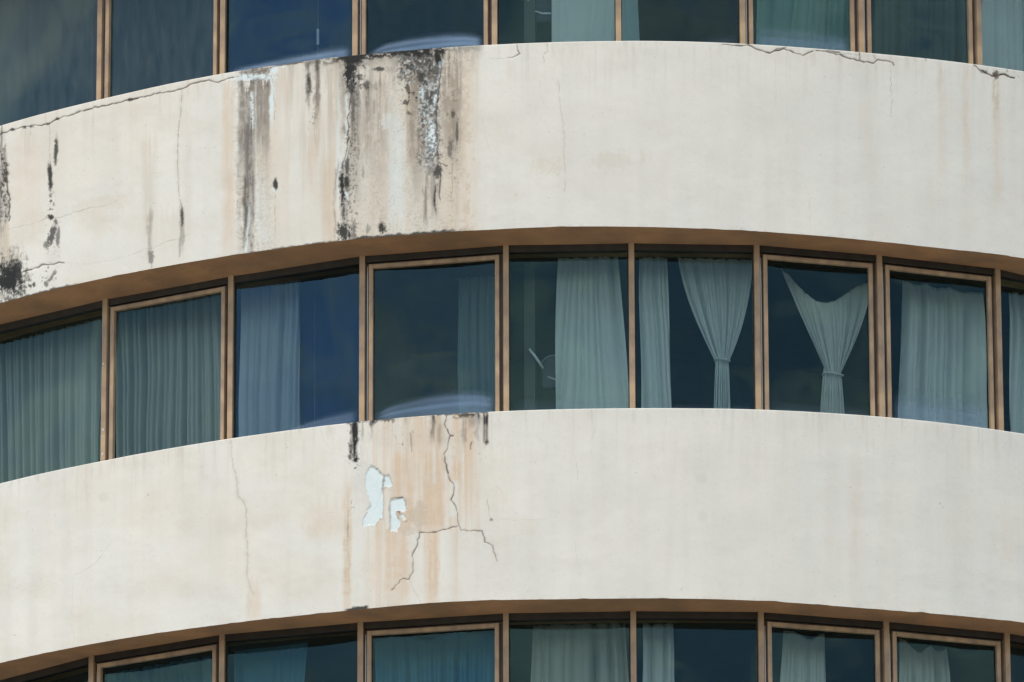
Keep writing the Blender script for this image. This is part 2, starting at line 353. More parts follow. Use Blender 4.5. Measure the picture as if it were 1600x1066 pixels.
def weather_upper(p):
    T = p.Y - p.top[None, :]                                           # px below the top edge
    Bm = p.bot[None, :] - p.Y
    S, B, K, C_ = p.streak, p.blob, p.speckle, p.crack
    # general grime of the stained stretch
    base = sst(525, 560, p.X)*(1-sst(700, 735, p.X)); p.put('brown', base*(.30+.35*p.n3)*(.55+.6*p.n2))
    p.put('brown', sst(395, 430, p.X)*(1-sst(520, 560, p.X))*(.10+.25*p.n3*sst(60, 0, T)))
    run = fbm(p.X, p.Y, 11, 330, 91, 5, .62); run2 = fbm(p.X, p.Y, 34, 300, 93, 3); reg = sst(362, 410, p.X)*(1-sst(715, 765, p.X))
    p.put('brown', reg*.62*sst(.38, .72, run)*(1-.6*sst(60, 260, T))*(.45+.8*run2))
    p.put('grey', reg*.40*sst(.52, .80, run)*(1-.75*sst(40, 230, T))*(.3+run2)*(.5+.5*sst(510, 545, p.X)))
    p.put('warm', reg*.30*sst(.45, .75, fbm(p.X, p.Y, 22, 200, 95, 4)))
    p.put('warm', (1-sst(280, 420, p.X))*.16*sst(.35, .65, fbm(p.X, p.Y, 120, 90, 5, 3)))
    S('warm', 348, 366, 128, 400, .55, 6, 10, 60, .3); S('warm', 20, 70, 210, 380, .30, 22, 20, 60, .2); S('warm', 505, 526, 240, 400, .62, 9, 40, 40, .3)
    S('warm', 428, 437, 300, 400, .3, 4, 10, 60); S('warm', 470, 500, 200, 330, .35, 10, 30, 60); S('warm', 690, 745, 80, 420, .42, 14, 5, 60, .3)
    S('brown', 222, 243, 215, 400, .32, 8, 30, 60, .3); S('brown', 286, 300, 170, 390, .16, 6); S('brown', 215, 300, 330, 430, .14, 20)
    # the wide grey run at the left
    S('grey', 373, 399, 126, 275, .88, 3.5, 5, 60, .32, wob=1.4); S('grey', 380, 397, 150, 390, .80, 4, 20, 50, .40, wob=1.8); K('brown', 366, 428, 125, 400, .42, .5, 3, 61); S('grey', 371, 381, 240, 395, .42, 4, 20, 60, .9)
    S('dark', 383, 395, 190, 332, .30, 5, 30, 50, .7); S('dark', 380, 385, 270, 395, .50, 2, 20, 30, .9); S('dark', 371, 374, 255, 330, .35, 2, 8, 30, .9); S('grey', 390, 397, 330, 402, .8, 2.5, 10, 20, .6)
    S('grey', 400, 422, 122, 245, .80, 3, 5, 55, .30, wob=1.4); S('brown', 398, 424, 200, 300, .4, 6, 20, 50)
    K('pale', 391, 396, 145, 200, .62, .85, 2.5, 2, 2); S('pale', 386, 389.5, 318, 410, .65, 1.3, 6, 20, .6, slant=-4); S('pale', 369, 372, 135, 300, .25, 2, 6, 40, .9)
    K('dark', 374, 398, 250, 400, .30, .5, 4, 5); K('dark', 376, 422, 126, 140, .42, .6, 3, 6)
    # cap above it: brown patch, bare undercoat, chips
    B('grey', 400, 111, 28, 6, .85, .6, tilt=-.5); K('dark', 372, 432, 104, 120, .38, .7, 3.2, 8)
    B('pale', 398, 121, 30, 5, .95, .7); B('pale', 430, 110, 7, 6, .95, .6); S('pale', 423, 427.5, 112, 200, .85, 1.5, 4, 30, .5); B('pale', 442, 104, 5, 4, .8)
    C_([(365, 121), (378, 117), (395, 114), (412, 110), (428, 104), (445, 101), (470, 98)], 1.0, .6, 1.6)
    C_([(366, 127), (385, 129), (400, 126), (415, 122), (424, 118), (427, 140), (430, 165), (428, 190)], .8, .55, 1.6)
    # streaks 440-560
    S('grey', 452, 460, 96, 140, .35, 3); S('grey', 479, 485, 96, 170, .85, 2, 3, 22, .5); S('dark', 480.5, 484, 114, 150, .75, 1.5, 4, 10, .6); S('dark', 478, 482, 95, 107, .7, 2, 3, 6)
    S('grey', 491, 499, 92, 185, .85, 2.5, 3, 32, .5); S('brown', 490, 500, 150, 260, .6, 3, 10, 40); S('dark', 493, 497, 96, 118, .6, 2, 3, 12); S('brown', 480, 490, 215, 300, .35, 6, 20, 40)
    S('grey', 508, 513, 95, 140, .35, 3); S('brown', 512, 545, 95, 235, .50, 8, 4, 50, .6); S('grey', 529, 545, 120, 190, .42, 4, 6, 40, .6); S('pale', 526, 532, 140, 320, .45, 3, 20, 50, .6)
    S('pale', 455, 478, 160, 360, .14, 10, 30, 40); S('pale', 607, 632, 190, 360, .42, 8, 40, 40, .5); S('pale', 398, 422, 280, 390, .3, 10, 30, 20, .6)
    # black along the top lip
    lip = sst(470, 480, p.X)*(1-sst(745, 760, p.X)); nn = fbm(p.X, p.Y, 7, 5, 61, 4, .6)
    wdt = 3+9*fbm(p.X, p.Y*0, 16, 9, 62, 3)+10*sst(535, 545, p.X)*(1-sst(555, 575, p.X)) + 5*sst(625, 640, p.X)*(1-sst(690, 700, p.X))
    p.put('dark', lip*(1-sst(wdt*.6, wdt*1.25, T+(nn-.5)*14))*sst(.25, .45, nn)*(1-.65*sst(690, 705, p.X))*(.55+.45*sst(500, 540, p.X)))
    lip2 = sst(412, 440, p.X)*(1-sst(472, 480, p.X)); p.put('dark', lip2*(1-sst(1, 3, T+(nn-.5)*4))*.8)
    p.put('grey', lip*(1-sst(8, 30, T+(nn-.5)*30))*.6*(.4+.6*sst(520, 545, p.X))*(1-.6*sst(690, 705, p.X)))
    # black run at 540-560 and its broken crack
    B('dark', 551, 94, 15, 8, 1, .6); B('dark', 548, 112, 9, 22, 1, .9); B('dark', 550, 132, 7, 16, .95, .8); K('dark', 536, 566, 92, 150, .40, .8, 4, 11)
    C_([(551, 140), (548, 152), (546, 165), (544, 180), (545, 200), (543, 220), (541, 236), (538, 250), (535, 262)], 1.1, .9, 2.4)
    S('grey', 546, 563, 140, 270, .80, 4, 10, 60, .45); S('grey', 569, 578, 140, 262, .55, 4, 6, 70, .5); S('dark', 548, 555, 155, 200, .45, 3, 10, 20, .9); S('pale', 540, 543.5, 145, 260, .7, 1.2, 6, 20, .5); S('grey', 536, 541, 190, 215, .7, 2, 4, 12)
    B('dark', 535, 293, 4.5, 34, 1, .7); B('dark', 541, 285, 6, 13, .95, .6); B('dark', 542, 258, 3, 18, .85, .8); B('dark', 537, 330, 3, 16, .8, .9); B('pale', 540, 304, 3, 5, 1, .4)
    S('grey', 533, 548, 255, 372, .50, 4, 10, 20, .9); S('dark', 525, 528.5, 262, 320, .45, 2, 6, 30, .9, slant=-6); S('dark', 521, 524, 318, 375, .35, 1.8, 8, 10, .9)
    B('dark', 537, 362, 9, 13, .95, 1.0); B('dark', 553, 360, 3, 11, .7, .9); K('dark', 528, 560, 345, 378, .32, .85, 3.5, 12)
    # brown shoulders between
    S('grey', 570, 577, 128, 205, .85, 2.5, 4, 40, .6); B('dark', 573, 133, 5, 7, .75, .7); S('grey', 575, 604, 126, 150, .60, 4, 6, 14, .6); S('grey', 580, 592, 150, 215, .5, 5, 6, 40, .7); S('brown', 566, 600, 130, 262, .65, 6, 5, 50, .6)
    B('dark', 591, 108, 9, 3, .85, .8); B('grey', 612, 108, 10, 6, .5, .8); S('grey', 563, 570, 170, 230, .35, 3); S('brown', 606, 616, 90, 125, .6, 4); B('crack', 567, 268, 2, 10, .35, .9); C_([(614, 207), (622, 205), (632, 202), (631, 190)], .7, .4)
    B('pale', 612, 192, 14, 14, .35, .8)
    S('grey', 560, 610, 120, 300, .34, 12, 6, 90, .8, wob=5); S('grey', 640, 664, 150, 330, .42, 9, 20, 70, .7, wob=4); S('grey', 545, 562, 240, 330, .40, 6, 20, 40, .8); S('brown', 556, 640, 95, 380, .30, 14, 4, 60, .7, wob=6)
    K('grey', 545, 720, 90, 380, .30, .35, 2.2, 51); K('grey', 372, 425, 125, 400, .33, .35, 2.2, 52)
    # the lichen sheet 620-690
    S('grey', 624, 690, 80, 128, .85, 5, 3, 18, .65); S('grey', 650, 686, 110, 262, .78, 5, 5, 22, .5); S('brown', 634, 666, 120, 290, .95, 7, 10, 70, .35); S('grey', 638, 662, 125, 262, .62, 7, 12, 60, .4)
    K('dark', 620, 690, 82, 130, .46, .7, 2.6, 14); K('dark', 652, 690, 110, 262, .40, .62, 2.6, 15); K('dark', 625, 690, 84, 180, .33, .8, 7, 13); K('pale', 628, 692, 84, 135, .33, .6, 2.6, 16); K('pale', 656, 688, 125, 262, .36, .55, 3.4, 17); K('dark', 538, 562, 140, 380, .30, .6, 2.4, 62); K('dark', 690, 722, 84, 300, .22, .5, 2.2, 63); K('dark', 476, 500, 92, 200, .27, .55, 2.4, 64); K('brown', 540, 740, 84, 380, .40, .45, 6, 65); K('pale', 650, 688, 125, 262, .33, .5, 1.6, 27); K('brown', 650, 690, 100, 262, .45, .8, 5, 19); K('brown', 640, 690, 80, 110, .5, .7, 5, 18)
    B('dark', 684, 88, 5, 12, 1, .7); B('dark', 659, 120, 6, 9, .9, .8); B('dark', 681, 112, 5, 8, .8, .8); B('dark', 667, 150, 3, 8, .7, .9)
    B('pale', 675, 214, 5, 25, 1, .7); B('pale', 660, 145, 3.5, 12, .9, .8); B('pale', 680, 155, 3, 16, .8, .9); B('pale', 688, 97, 5, 5, .9, .5)
    C_([(693, 80), (690, 100), (688, 120), (685, 140), (683, 160), (681, 190), (683, 215), (684, 240), (684, 254)], 1.3, .85, 1.6); S('pale', 685, 689, 84, 172, .9, 1.4, 4, 20, .3, slant=-7)
    B('grey', 676, 264, 13, 9, .9, .7); B('dark', 683, 268, 6, 8, .8, .9); C_([(684, 254), (692, 256), (698, 260)], .9, .7, 1.4); C_([(688, 262), (689, 280), (687, 297), (688, 312)], 1.0, .8, 2)
    S('grey', 662, 690, 272, 312, .66, 3, 5, 30, .7); S('grey', 661, 669, 290, 352, .80, 2.5, 6, 20, .5); S('grey', 674, 685, 290, 345, .62, 3, 6, 30, .6); S('dark', 679.5, 682.5, 285, 332, .85, 1.3, 6, 12, .8)
    # right shoulder
    S('grey', 690, 722, 76, 250, .50, 7, 3, 80, .6); S('brown', 688, 722, 78, 262, .72, 6, 3, 50, .7); S('grey', 694, 700, 125, 175, .4, 3, 6, 30, .8); S('grey', 712, 718, 120, 165, .45, 3, 5, 20, .8)
    S('grey', 703, 716, 172, 262, .62, 3, 8, 30, .7); B('dark', 708, 178, 3, 7, .75, .8); B('dark', 714, 205, 2, 20, .7, .9); B('dark', 703, 228, 3.5, 14, .65, .9); C_([(707, 255), (706, 280), (706.5, 300), (704, 318)], .9, .65); K('dark', 690, 740, 80, 100, .3, .45, 3, 20)
    S('grey', 734, 741, 84, 110, .3, 2)
    # foot of the band
    ft = sst(535, 560, p.X)*(1-sst(690, 740, p.X)); p.put('dark', ft*(1-sst(1.5, 5, Bm+(nn-.5)*10))*.9)
    ft = sst(370, 400, p.X)*(1-sst(540, 560, p.X)); p.put('dark', ft*(1-sst(.5, 2.5, Bm+(nn-.5)*5))*.7)
    B('dark', 597, 355, 5.5, 8.5, .95, .7, .15); B('dark', 575, 359, 3.5, 8, .45, .9); B('dark', 429.5, 286, 3.5, 8.5, .95, .8); B('pale', 428, 297, 4, 3, .7, .5); C_([(430, 296), (429, 330), (430, 360), (429, 385)], .7, .45, .8, .3)
    B('grey', 672, 367, 12, 4, .5, .9); B('grey', 697, 360, 5, 6, .3, .9)
    # left third
    S('grey', -12, 7, 205, 372, .85, 3, 12, 40, .7); S('grey', 5, 12, 230, 352, .75, 2.5, 8, 20, .8); C_([(9, 262), (11, 285), (14, 305), (15, 325), (14, 345)], 2.2, .95, 2); K('dark', 0, 14, 230, 350, .35, .8, 3, 30)
    S('brown', -5, 14, 350, 420, .6, 5, 8, 30, .8)
    C_([(-10, 214), (0, 211), (20, 202.6), (47, 197.6), (76, 194), (91, 186), (125, 174), (159, 165.5), (189, 160), (203, 156), (230, 150), (250, 145), (267, 143.5), (284, 139), (297, 132), (326, 125), (341, 129), (365, 121)], 1.25, .95, 1.3, .35)
    for x, y in ((20, 203), (39, 199), (50, 198), (76, 194), (91, 186), (203, 156)): B('dark', x, y, 3.5, 2.4, .85, .9)
    C_([(47, 198), (48, 212)], .8, .5); C_([(77.5, 194), (77.5, 215), (77, 235), (79, 250)], .8, .6, .8)
    B('dark', 88, 237, 3.2, 20, .9, .55, -.06); B('dark', 78.5, 275, 3.6, 22, .95, .6, .03); B('dark', 88, 222, 2.5, 5, .8, .8); K('dark', 75, 85, 298, 332, .36, .8, 3, 31); B('dark', 80, 339, 5, 3.5, .95, .9); B('dark', 87, 346, 2.5, 6, .8, .9)
    B('dark', 82, 366, 5, 17, .85, .8, -.35); B('dark', 91, 370, 2.6, 15, .7, .9); B('dark', 73, 383, 4, 5, .7, .9); K('dark', 66, 95, 355, 400, .3, .75, 3, 32)
    C_([(284, 139), (283, 170), (280, 190), (278, 220), (277, 260), (279, 290), (281, 312), (284, 325)], .95, .62, .8, .35); B('dark', 284.5, 338, 2.3, 16, .85, .7); S('grey', 280, 287, 325, 400, .5, 2, 8, 20, .8); C_([(284, 350), (281, 380), (280, 402)], 1.1, .6, 1)
    S('grey', 231, 238, 335, 405, .50, 3, 12, 14, .8); B('dark', 236, 403, 4, 9, .6, .9)
    C_([(13, 359), (18, 357), (30, 355), (65, 345), (75, 340), (85, 341), (100, 338), (120, 331), (140, 325), (165, 321), (185, 312)], .75, .5); C_([(200, 400), (233, 388), (248, 385), (262, 377), (280, 373), (297, 365)], .7, .5)
    C_([(100, 411), (130, 413), (170, 408), (200, 400)], .6, .22)
    B('dark', 12, 436, 22, 26, 1, .75); B('dark', 27, 430, 11, 22, .95, .75); B('grey', 15, 430, 27, 34, .75, .8); S('brown', -5, 30, 395, 425, .6, 8)
    K('pale', 12, 40, 405, 470, .26, .9, 3, 33); C_([(36, 425), (45, 422), (60, 418), (65, 414), (75, 414), (92, 410), (100, 411)], 1.4, .85, 1.3); B('dark', 47, 447, 3, 3, .85); B('dark', 53, 446, 3, 3, .85); B('dark', 46, 438, 4, 3, .7)
    B('dark', 81, 433, 3.5, 11, .7, .9, -.6); B('dark', 72, 444, 3, 4, .7, .9); K('dark', 60, 95, 405, 455, .24, .7, 3, 34); p.put('dark', (1-sst(100, 130, p.X))*(1-sst(.5, 2.6, Bm+(nn-.5)*5))*.85)
    B('warm', 160, 320, 42, 14, .25, .6, -1.2); B('warm', 150, 345, 30, 25, .2, .6)
    # clean right side: thin cracks under the lip and faint runs
    C_([(872, 125), (875, 165), (880, 195), (882, 225), (881, 240), (884, 270), (882, 300)], .9, .38, 1, .18); C_([(855, 68), (856, 80), (850, 84), (849, 100)], .9, .6); C_([(842, 120), (846, 150), (852, 165)], .6, .2); C_([(752, 180), (760, 220), (770, 250)], .6, .22)
    C_([(808, 70), (812, 84), (800, 90), (793, 90)], 1.1, .75); C_([(793, 91), (780, 91), (765, 92)], .7, .35); S('warm', 790, 800, 92, 130, .35, 4)
    C_([(1128, 70), (1150, 71), (1160, 71.6), (1169, 70), (1180, 76), (1203, 83), (1212, 79), (1225, 76), (1240, 82), (1255, 87), (1262, 83), (1270, 80)], 1.25, .92, 1.2, .3); C_([(1203, 83), (1214, 76), (1228, 74)], .9, .7)
    C_([(1275, 79), (1290, 80), (1303, 83), (1318, 88), (1330, 92), (1345, 95), (1365, 99), (1372, 93), (1385, 95), (1395, 98), (1397, 102)], 1.25, .9, 1.2, .3); C_([(1290, 80), (1312, 82)], 2.2, .8); C_([(1343, 82), (1343, 95)], 1, .8); C_([(1312, 83), (1330, 85), (1343, 87)], .9, .5); C_([(1364, 86), (1368, 92), (1374, 96)], .8, .6)
    C_([(1393, 108), (1392, 135), (1394, 160), (1391, 183)], .8, .45); C_([(1213, 84), (1211, 120), (1212, 165)], .7, .18); C_([(1258, 288), (1265, 310), (1266, 330), (1267, 352)], .7, .3); C_([(1446, 91), (1447, 95)], 1.1, .7)
    C_([(1522, 102), (1530, 109), (1545, 116), (1556, 119), (1570, 116), (1585, 122)], 1.7, .95, 1.5, .5); B('dark', 1537, 112, 6, 2.5, .7, .9); B('crack', 1557, 117, 4, 8, .85, .9); C_([(1590, 118), (1592, 122)], 1, .6); C_([(1574, 108), (1574, 112)], 1.2, .6)
    S('brown', 1553, 1561, 118, 190, .55, 2.5, 4, 30, .8); S('warm', 1505, 1514, 108, 300, .30, 4, 4, 80); S('warm', 1552, 1566, 130, 330, .28, 6); S('warm', 1467, 1478, 110, 290, .22, 4); S('warm', 1355, 1370, 230, 300, .12, 7); S('warm', 1440, 1446, 90, 150, .15, 4)
    B('brown', 860, 245, 28, 22, .12, .9); B('brown', 955, 250, 28, 12, .22, 1.0); B('brown', 1003, 245, 4, 14, .2, .9); B('warm', 850, 260, 22, 14, .25, .9); B('brown', 806, 305, 5, 6, .3, .9); B('brown', 780, 130, 12, 6, .12, .9); B('brown', 735, 62+20, 20, 5, .2, .8)

def weather_middle(p):
    T = p.Y - p.top[None, :]; Bm = p.bot[None, :] - p.Y
    S, B, K, C_ = p.streak, p.blob, p.speckle, p.crack
    nn = fbm(p.X, p.Y, 7, 5, 71, 4, .6)
    # rusty wash between the two window posts
    wash = sst(572, 592, p.X)*(1-sst(752, 772, p.X)); fall = (1-sst(60, 300, T)*.5)
    st = fbm(p.X, p.Y, 9, 300, 77, 4, .6); st2 = fbm(p.X, p.Y, 2.2, 160, 79, 3, .6)
    p.put('warm', wash*fall*(.20+.75*sst(.35, .7, st))*(.65+.5*st2))
    S('warm', 612, 648, 700, 832, .80, 8, 20, 20, .3); S('warm', 660, 696, 700, 832, .85, 6, 20, 14, .3); S('warm', 707, 722, 712, 815, .85, 4, 15, 20, .4); S('warm', 640, 675, 655, 760, .65, 8, 4, 40, .3); S('warm', 722, 752, 690, 820, .40, 8, 20, 30)
    S('warm', 600, 640, 830, 955, .72, 6, 4, 60, .35); S('warm', 668, 686, 835, 960, .82, 3, 4, 50, .35); S('warm', 570, 600, 826, 960, .32, 6, 4, 60, .5); S('warm', 536, 548, 760, 960, .75, 4, 60, 30, .4); S('brown', 537, 546, 820, 930, .45, 3, 20, 30, .8)
    for a, b, y0, y1, k in ((648, 662, 832, 955, .8), (690, 706, 830, 955, .85), (722, 770, 832, 955, .6), (702, 716, 752, 812, .9), (697, 706, 690, 745, .7), (676, 681, 690, 760, .7)):
        m = sst(a-3, a+3, p.X)*(1-sst(b-3, b+3, p.X))*sst(y0-4, y0+4, p.Y)*(1-sst(y1-8, y1, p.Y)); p.put('warm', m*k, 'cut')
    B('brown', 650, 805, 16, 20, .65, .9); B('brown', 640, 828, 18, 8, .45, .9); S('warm', 478, 540, 780, 850, .32, 18, 30, 20, .6); B('warm', 500, 812, 28, 20, .3, .8); B('brown', 487, 832, 10, 9, .15, .9)
    S('grey', 548, 576, 700, 800, .13, 6, 20, 60, .6); S('warm', 388, 408, 900, 975, .4, 8, 14, 20); S('brown', 384, 392, 930, 975, .25, 3); S('warm', 392, 400, 905, 930, .35, 4)
    S('warm', 765, 800, 700, 930, .16, 12, 20, 60); B('warm', 822, 822, 24, 16, .16, .8)
    # black drips under the lip
    lip = sst(538, 545, p.X)*(1-sst(762, 764, p.X)); w = 1.5+6*sst(.45, .75, fbm(p.X, p.Y*0, 9, 9, 82, 3))
    p.put('dark', lip*(1-sst(w*.5, w*1.3, T+(nn-.5)*5))*sst(.3, .5, nn)*.85*(1-.75*sst(610, 622, p.X)*(1-sst(668, 676, p.X))))
    S('dark', 548, 560, 655, 705, .92, 2.5, 3, 12, .6, wob=2); S('dark', 552, 559, 690, 722, .95, 2, 4, 5, .5); B('dark', 556, 719, 4.5, 3.5, 1, .6); S('grey', 546, 551, 660, 722, .65, 2, 3, 14, .8); K('dark', 543, 562, 665, 735, .3, .85, 3, 41); B('dark', 547, 714, 2.5, 4, .8, .9); S('grey', 563, 567, 656, 690, .55, 1.5, 3, 12, .8)
    S('dark', 577, 586, 653, 666, .85, 3, 3, 6, .7); S('grey', 579, 583, 660, 686, .55, 2, 3, 12, .8); S('dark', 590, 602, 652, 659, .7, 3, 2, 3, .8); S('grey', 632, 638, 650, 664, .5, 3, 2, 6, .8)
    S('grey', 674, 680, 648, 690, .75, 2, 2, 14, .6); S('dark', 675, 679, 648, 662, .6, 1.5, 2, 8); S('brown', 672, 700, 650, 700, .6, 6, 3, 16, .8); S('grey', 685, 690, 665, 700, .45, 2.5, 6, 10, .8); S('grey', 721, 728, 646, 700, .55, 2.5, 2, 20, .8); S('grey', 730, 758, 646, 672, .55, 4, 2, 12, .8); S('grey', 744, 750, 650, 695, .45, 2.5, 2, 16, .8)
    S('dark', 756, 762.5, 645, 668, .92, 1, 2, 7, .6, wob=.4); S('grey', 755, 763, 650, 694, .85, 1.5, 2, 8, .5, wob=.5); B('dark', 761, 690, 2.6, 6, .9, .7); S('dark', 746, 752, 645, 655, .75, 2, 2, 4); K('dark', 720, 764, 645, 665, .33, .7, 3, 42)
    C_([(641, 676), (642, 690), (643, 706)], 1.6, .6, 1, .5); K('crack', 595, 660, 660, 712, .2, .35, 3, 43); C_([(737, 691), (735, 702)], 1.5, .7); B('crack', 629, 694, 1.5, 2, .5); K('brown', 700, 770, 670, 720, .3, .45, 4, 44)
    K('crack', 545, 556, 785, 802, .3, .5, 3, 45); S('crack', 540, 544, 800, 840, .3, 1.5, 6, 12, .9); p.put('dark', sst(535, 545, p.X)*(1-sst(572, 578, p.X))*(1-sst(1.5, 5, Bm+(nn-.5)*8))*.95)
    # cracks
    C_([(697.6, 649), (694.6, 662.5), (703.6, 680.5), (699, 701.5), (694, 709), (698, 733), (703.6, 751.7), (708.7, 755.6), (708.7, 772), (704.5, 781), (713.5, 796), (717, 820)], 1.15, .85, 1.1, .3); C_([(703.6, 680.5), (708, 681)], 1.2, .7)
    C_([(717, 820.7), (696, 827.6), (670.6, 833), (655.6, 832), (652.6, 850), (645, 865), (645, 895), (639, 905.7), (630, 904), (612, 922)], 1.15, .8, 1.2, .3); C_([(639, 905.7), (643.6, 916), (652.6, 931), (658.6, 943)], .7, .45)
    C_([(717, 820), (720, 829), (741, 829), (753, 829.7), (757.6, 847), (769.7, 853), (777, 877)], 1.1, .8, 1.2, .25); C_([(775, 878), (762, 890)], .6, .3)
    C_([(762, 777), (763, 802), (768, 812.6)], .9, .5); B('crack', 768, 812, 2.5, 2, .6); C_([(768, 812), (800, 813), (850, 812)], .6, .2); C_([(776, 760), (784, 770)], .6, .3)
    C_([(361, 688), (363, 720), (370, 750), (372, 775), (382, 788), (385, 795), (385, 835), (387, 860), (386, 900), (390, 915), (396, 928)], 1.0, .42, 1.2, .3)
    C_([(180, 735), (172, 765), (171, 800)], .6, .15); C_([(174, 845), (165, 860), (150, 880), (130, 893), (115, 898)], .8, .3); C_([(115, 900), (113, 950), (112, 980), (117, 998), (113, 1010)], .65, .22); C_([(0, 912), (50, 925), (100, 905)], .6, .12)
    C_([(900, 715), (903, 740), (902, 752)], .7, .25); C_([(898, 835), (899, 860), (908, 905)], .6, .2); C_([(930, 670), (926, 682), (921, 692)], .7, .22); C_([(846, 675), (842, 700)], .6, .15); C_([(500, 668), (506, 690), (515, 700)], .6, .25)
    # flaked-off paint
    q = lambda a: [(540+x*.3002, 640+y*.3002) for x, y in a]
    p.poly(q([(130, 293), (165, 310), (193, 342), (195, 403), (195, 480), (192, 560), (165, 580), (155, 605), (120, 600), (105, 610), (83, 608), (95, 560), (130, 495), (120, 450), (98, 400), (105, 345)]))
    p.poly(q([(200, 345), (222, 340), (243, 395), (222, 405), (195, 403)]))
    p.poly(q([(235, 465), (295, 458), (318, 520), (298, 532), (262, 528), (268, 560), (280, 580), (272, 635), (232, 632), (232, 500)])); p.poly(q([(282, 545), (302, 540), (316, 568), (300, 580)]), amt=.7); B('dark', 623, 800, 3, 1.6, .8, .6); C_(q([(130, 293), (165, 310), (195, 342)]), .9, .5, .6); C_(q([(190, 342), (192, 402), (160, 500), (120, 590)]), .6, .22); C_(q([(237, 463), (296, 456)]), 1.1, .7, .8)
    # faint marks on the clean stretch
    for x, y, r in ((161, 777, 9), (1096, 748, 9.5), (1098, 807, 9)): m = 1-sst(r*.6, r*1.15, np.hypot(p.X-x, p.Y-y)); p.put('grey', m*.10)
    for x0, x1, y0, y1, a in ((1333, 1342, 760, 910, .14), (1325, 1348, 720, 960, .06), (1462, 1472, 800, 900, .05), (1565, 1585, 800, 900, .08), (60, 110, 820, 950, .05)): S('warm', x0, x1, y0, y1, a*1.6, 5, 30, 50)

def band(k, parent, label=None, fine=False):
    z0, z1 = zb(k), zb(k)+HB
    if fine:
        a = np.concatenate([np.linspace(-math.pi, -.80, 60)[:-1], np.linspace(-.80, .60, 1750), np.linspace(.60, math.pi, 70)[1:-1]]); nz = 330
    else:
        a = np.linspace(-math.pi, math.pi, 360)[:-1]; nz = 12
    t = np.linspace(0, 1, nz)[:, None]; A = np.broadcast_to(a, (nz, len(a)))
    Z = (z0+dz('b', k, a))[None]*(1-t)+(z1+dz('t', k, a))[None]*t
    Rr = np.full(A.shape, R)
    if fine: Rr = Rr + .010*(fbm(A*R, Z, 1.3, .8, 90+k, 3)-.5) + .004*(fbm(A*R, Z, .25, .2, 95+k, 3)-.5)
    X, Y = proj(on(R, A, Z)); p = None
    if fine:
        vis = (A > -.81) & (A < .61); X = np.where(vis, X, -9999); Y = np.where(vis, Y, -9999)
        p = Paint(X, Y, Y[-1], Y[0])
        (weather_upper if k == 1 else weather_middle)(p)
        f1 = fbm(X, Y, 150, 90, 301+k, 4); f2 = fbm(X, Y, 26, 400, 305+k, 4); f3 = fbm(X, Y, 60, 34, 309+k, 5, .6); left = 1-sst(300, 1300, X)
        p.ch['brown'] = np.maximum(p.ch['brown'], .13*sst(.45, .75, f3)*(.3+.8*left)+.05*sst(.5, .75, f2))
        p.ch['warm'] = np.maximum(p.ch['warm'], (.13*sst(.42, .7, f1)*(.3+.9*left)+.07*sst(.5, .75, f2)*f3*(.5+left)))
        tt = (Y-Y[-1][None]); p.ch['grey'] = np.maximum(p.ch['grey'], .10*sst(.55, .8, fbm(X, Y, 5, 120, 311+k, 4))*(1-sst(10, 120, tt)))
        p.ch['brown'] = np.maximum(p.ch['brown'], .30*sst(.5, .8, fbm(X, Y, 6, 45, 321+k, 4))*(1-sst(2, 42, tt))+.22*sst(.5, .75, fbm(X, Y, 9, 8, 323+k, 4))*(1-sst(1, 9, Y[0][None]-Y)))
        p.ch['crack'] = np.maximum(p.ch['crack'], .28*sst(.89, .92, fbm(X, Y, 3, 3, 315+k, 2)))
        Rr = Rr+p.ch['depth']
        # crumbling bottom arris
        Z = Z.copy(); Z[0] += .006*np.clip(fbm(a*R, a*0, .18, 1, 12+k, 4)-.52, 0, 1)*3
    P = on(1, A, 0); P = np.stack([P[..., 0]*Rr, P[..., 1]*Rr, Z], -1)
    # rounded lip, ledge and back face
    ri = RW-.10; zt = Z[-1]
    rows = [P]
    for dr, dh in ((.004, .004), (.012, .007), (.03, .009)):
        q = on(1, a, 0); rr = Rr[-1]-dr; rows.append(np.stack([q[:, 0]*rr, q[:, 1]*rr, zt+dh], -1)[None])
    for rr, zz in ((ri, zt+.012), (ri, zt*0+z0+.30)):
        q = on(rr, a, 0); q[:, 2] = zz; rows.append(q[None])
    P = np.concatenate(rows, 0)
    me = grid_mesh('parapet_band', P, close_u=True)
    n = P.shape[0]*P.shape[1]
    for nm, chs in (('stain_a', ('dark', 'grey', 'warm')), ('stain_b', ('brown', 'pale', 'crack'))):
        at = me.attributes.new(nm, 'FLOAT_COLOR', 'POINT'); c = np.zeros((P.shape[0], P.shape[1], 4), np.float32); c[..., 3] = 1
        if p:
            for i, ch in enumerate(chs): c[:nz, :, i] = np.clip(p.ch[ch], 0, 1)
            for r_ in range(3): c[nz+r_] = c[nz-1]
        at.data.foreach_set('color', c.ravel())
    o = link('parapet_band', me, M['wall'], parent)
    if label: o['label'] = label
    return o
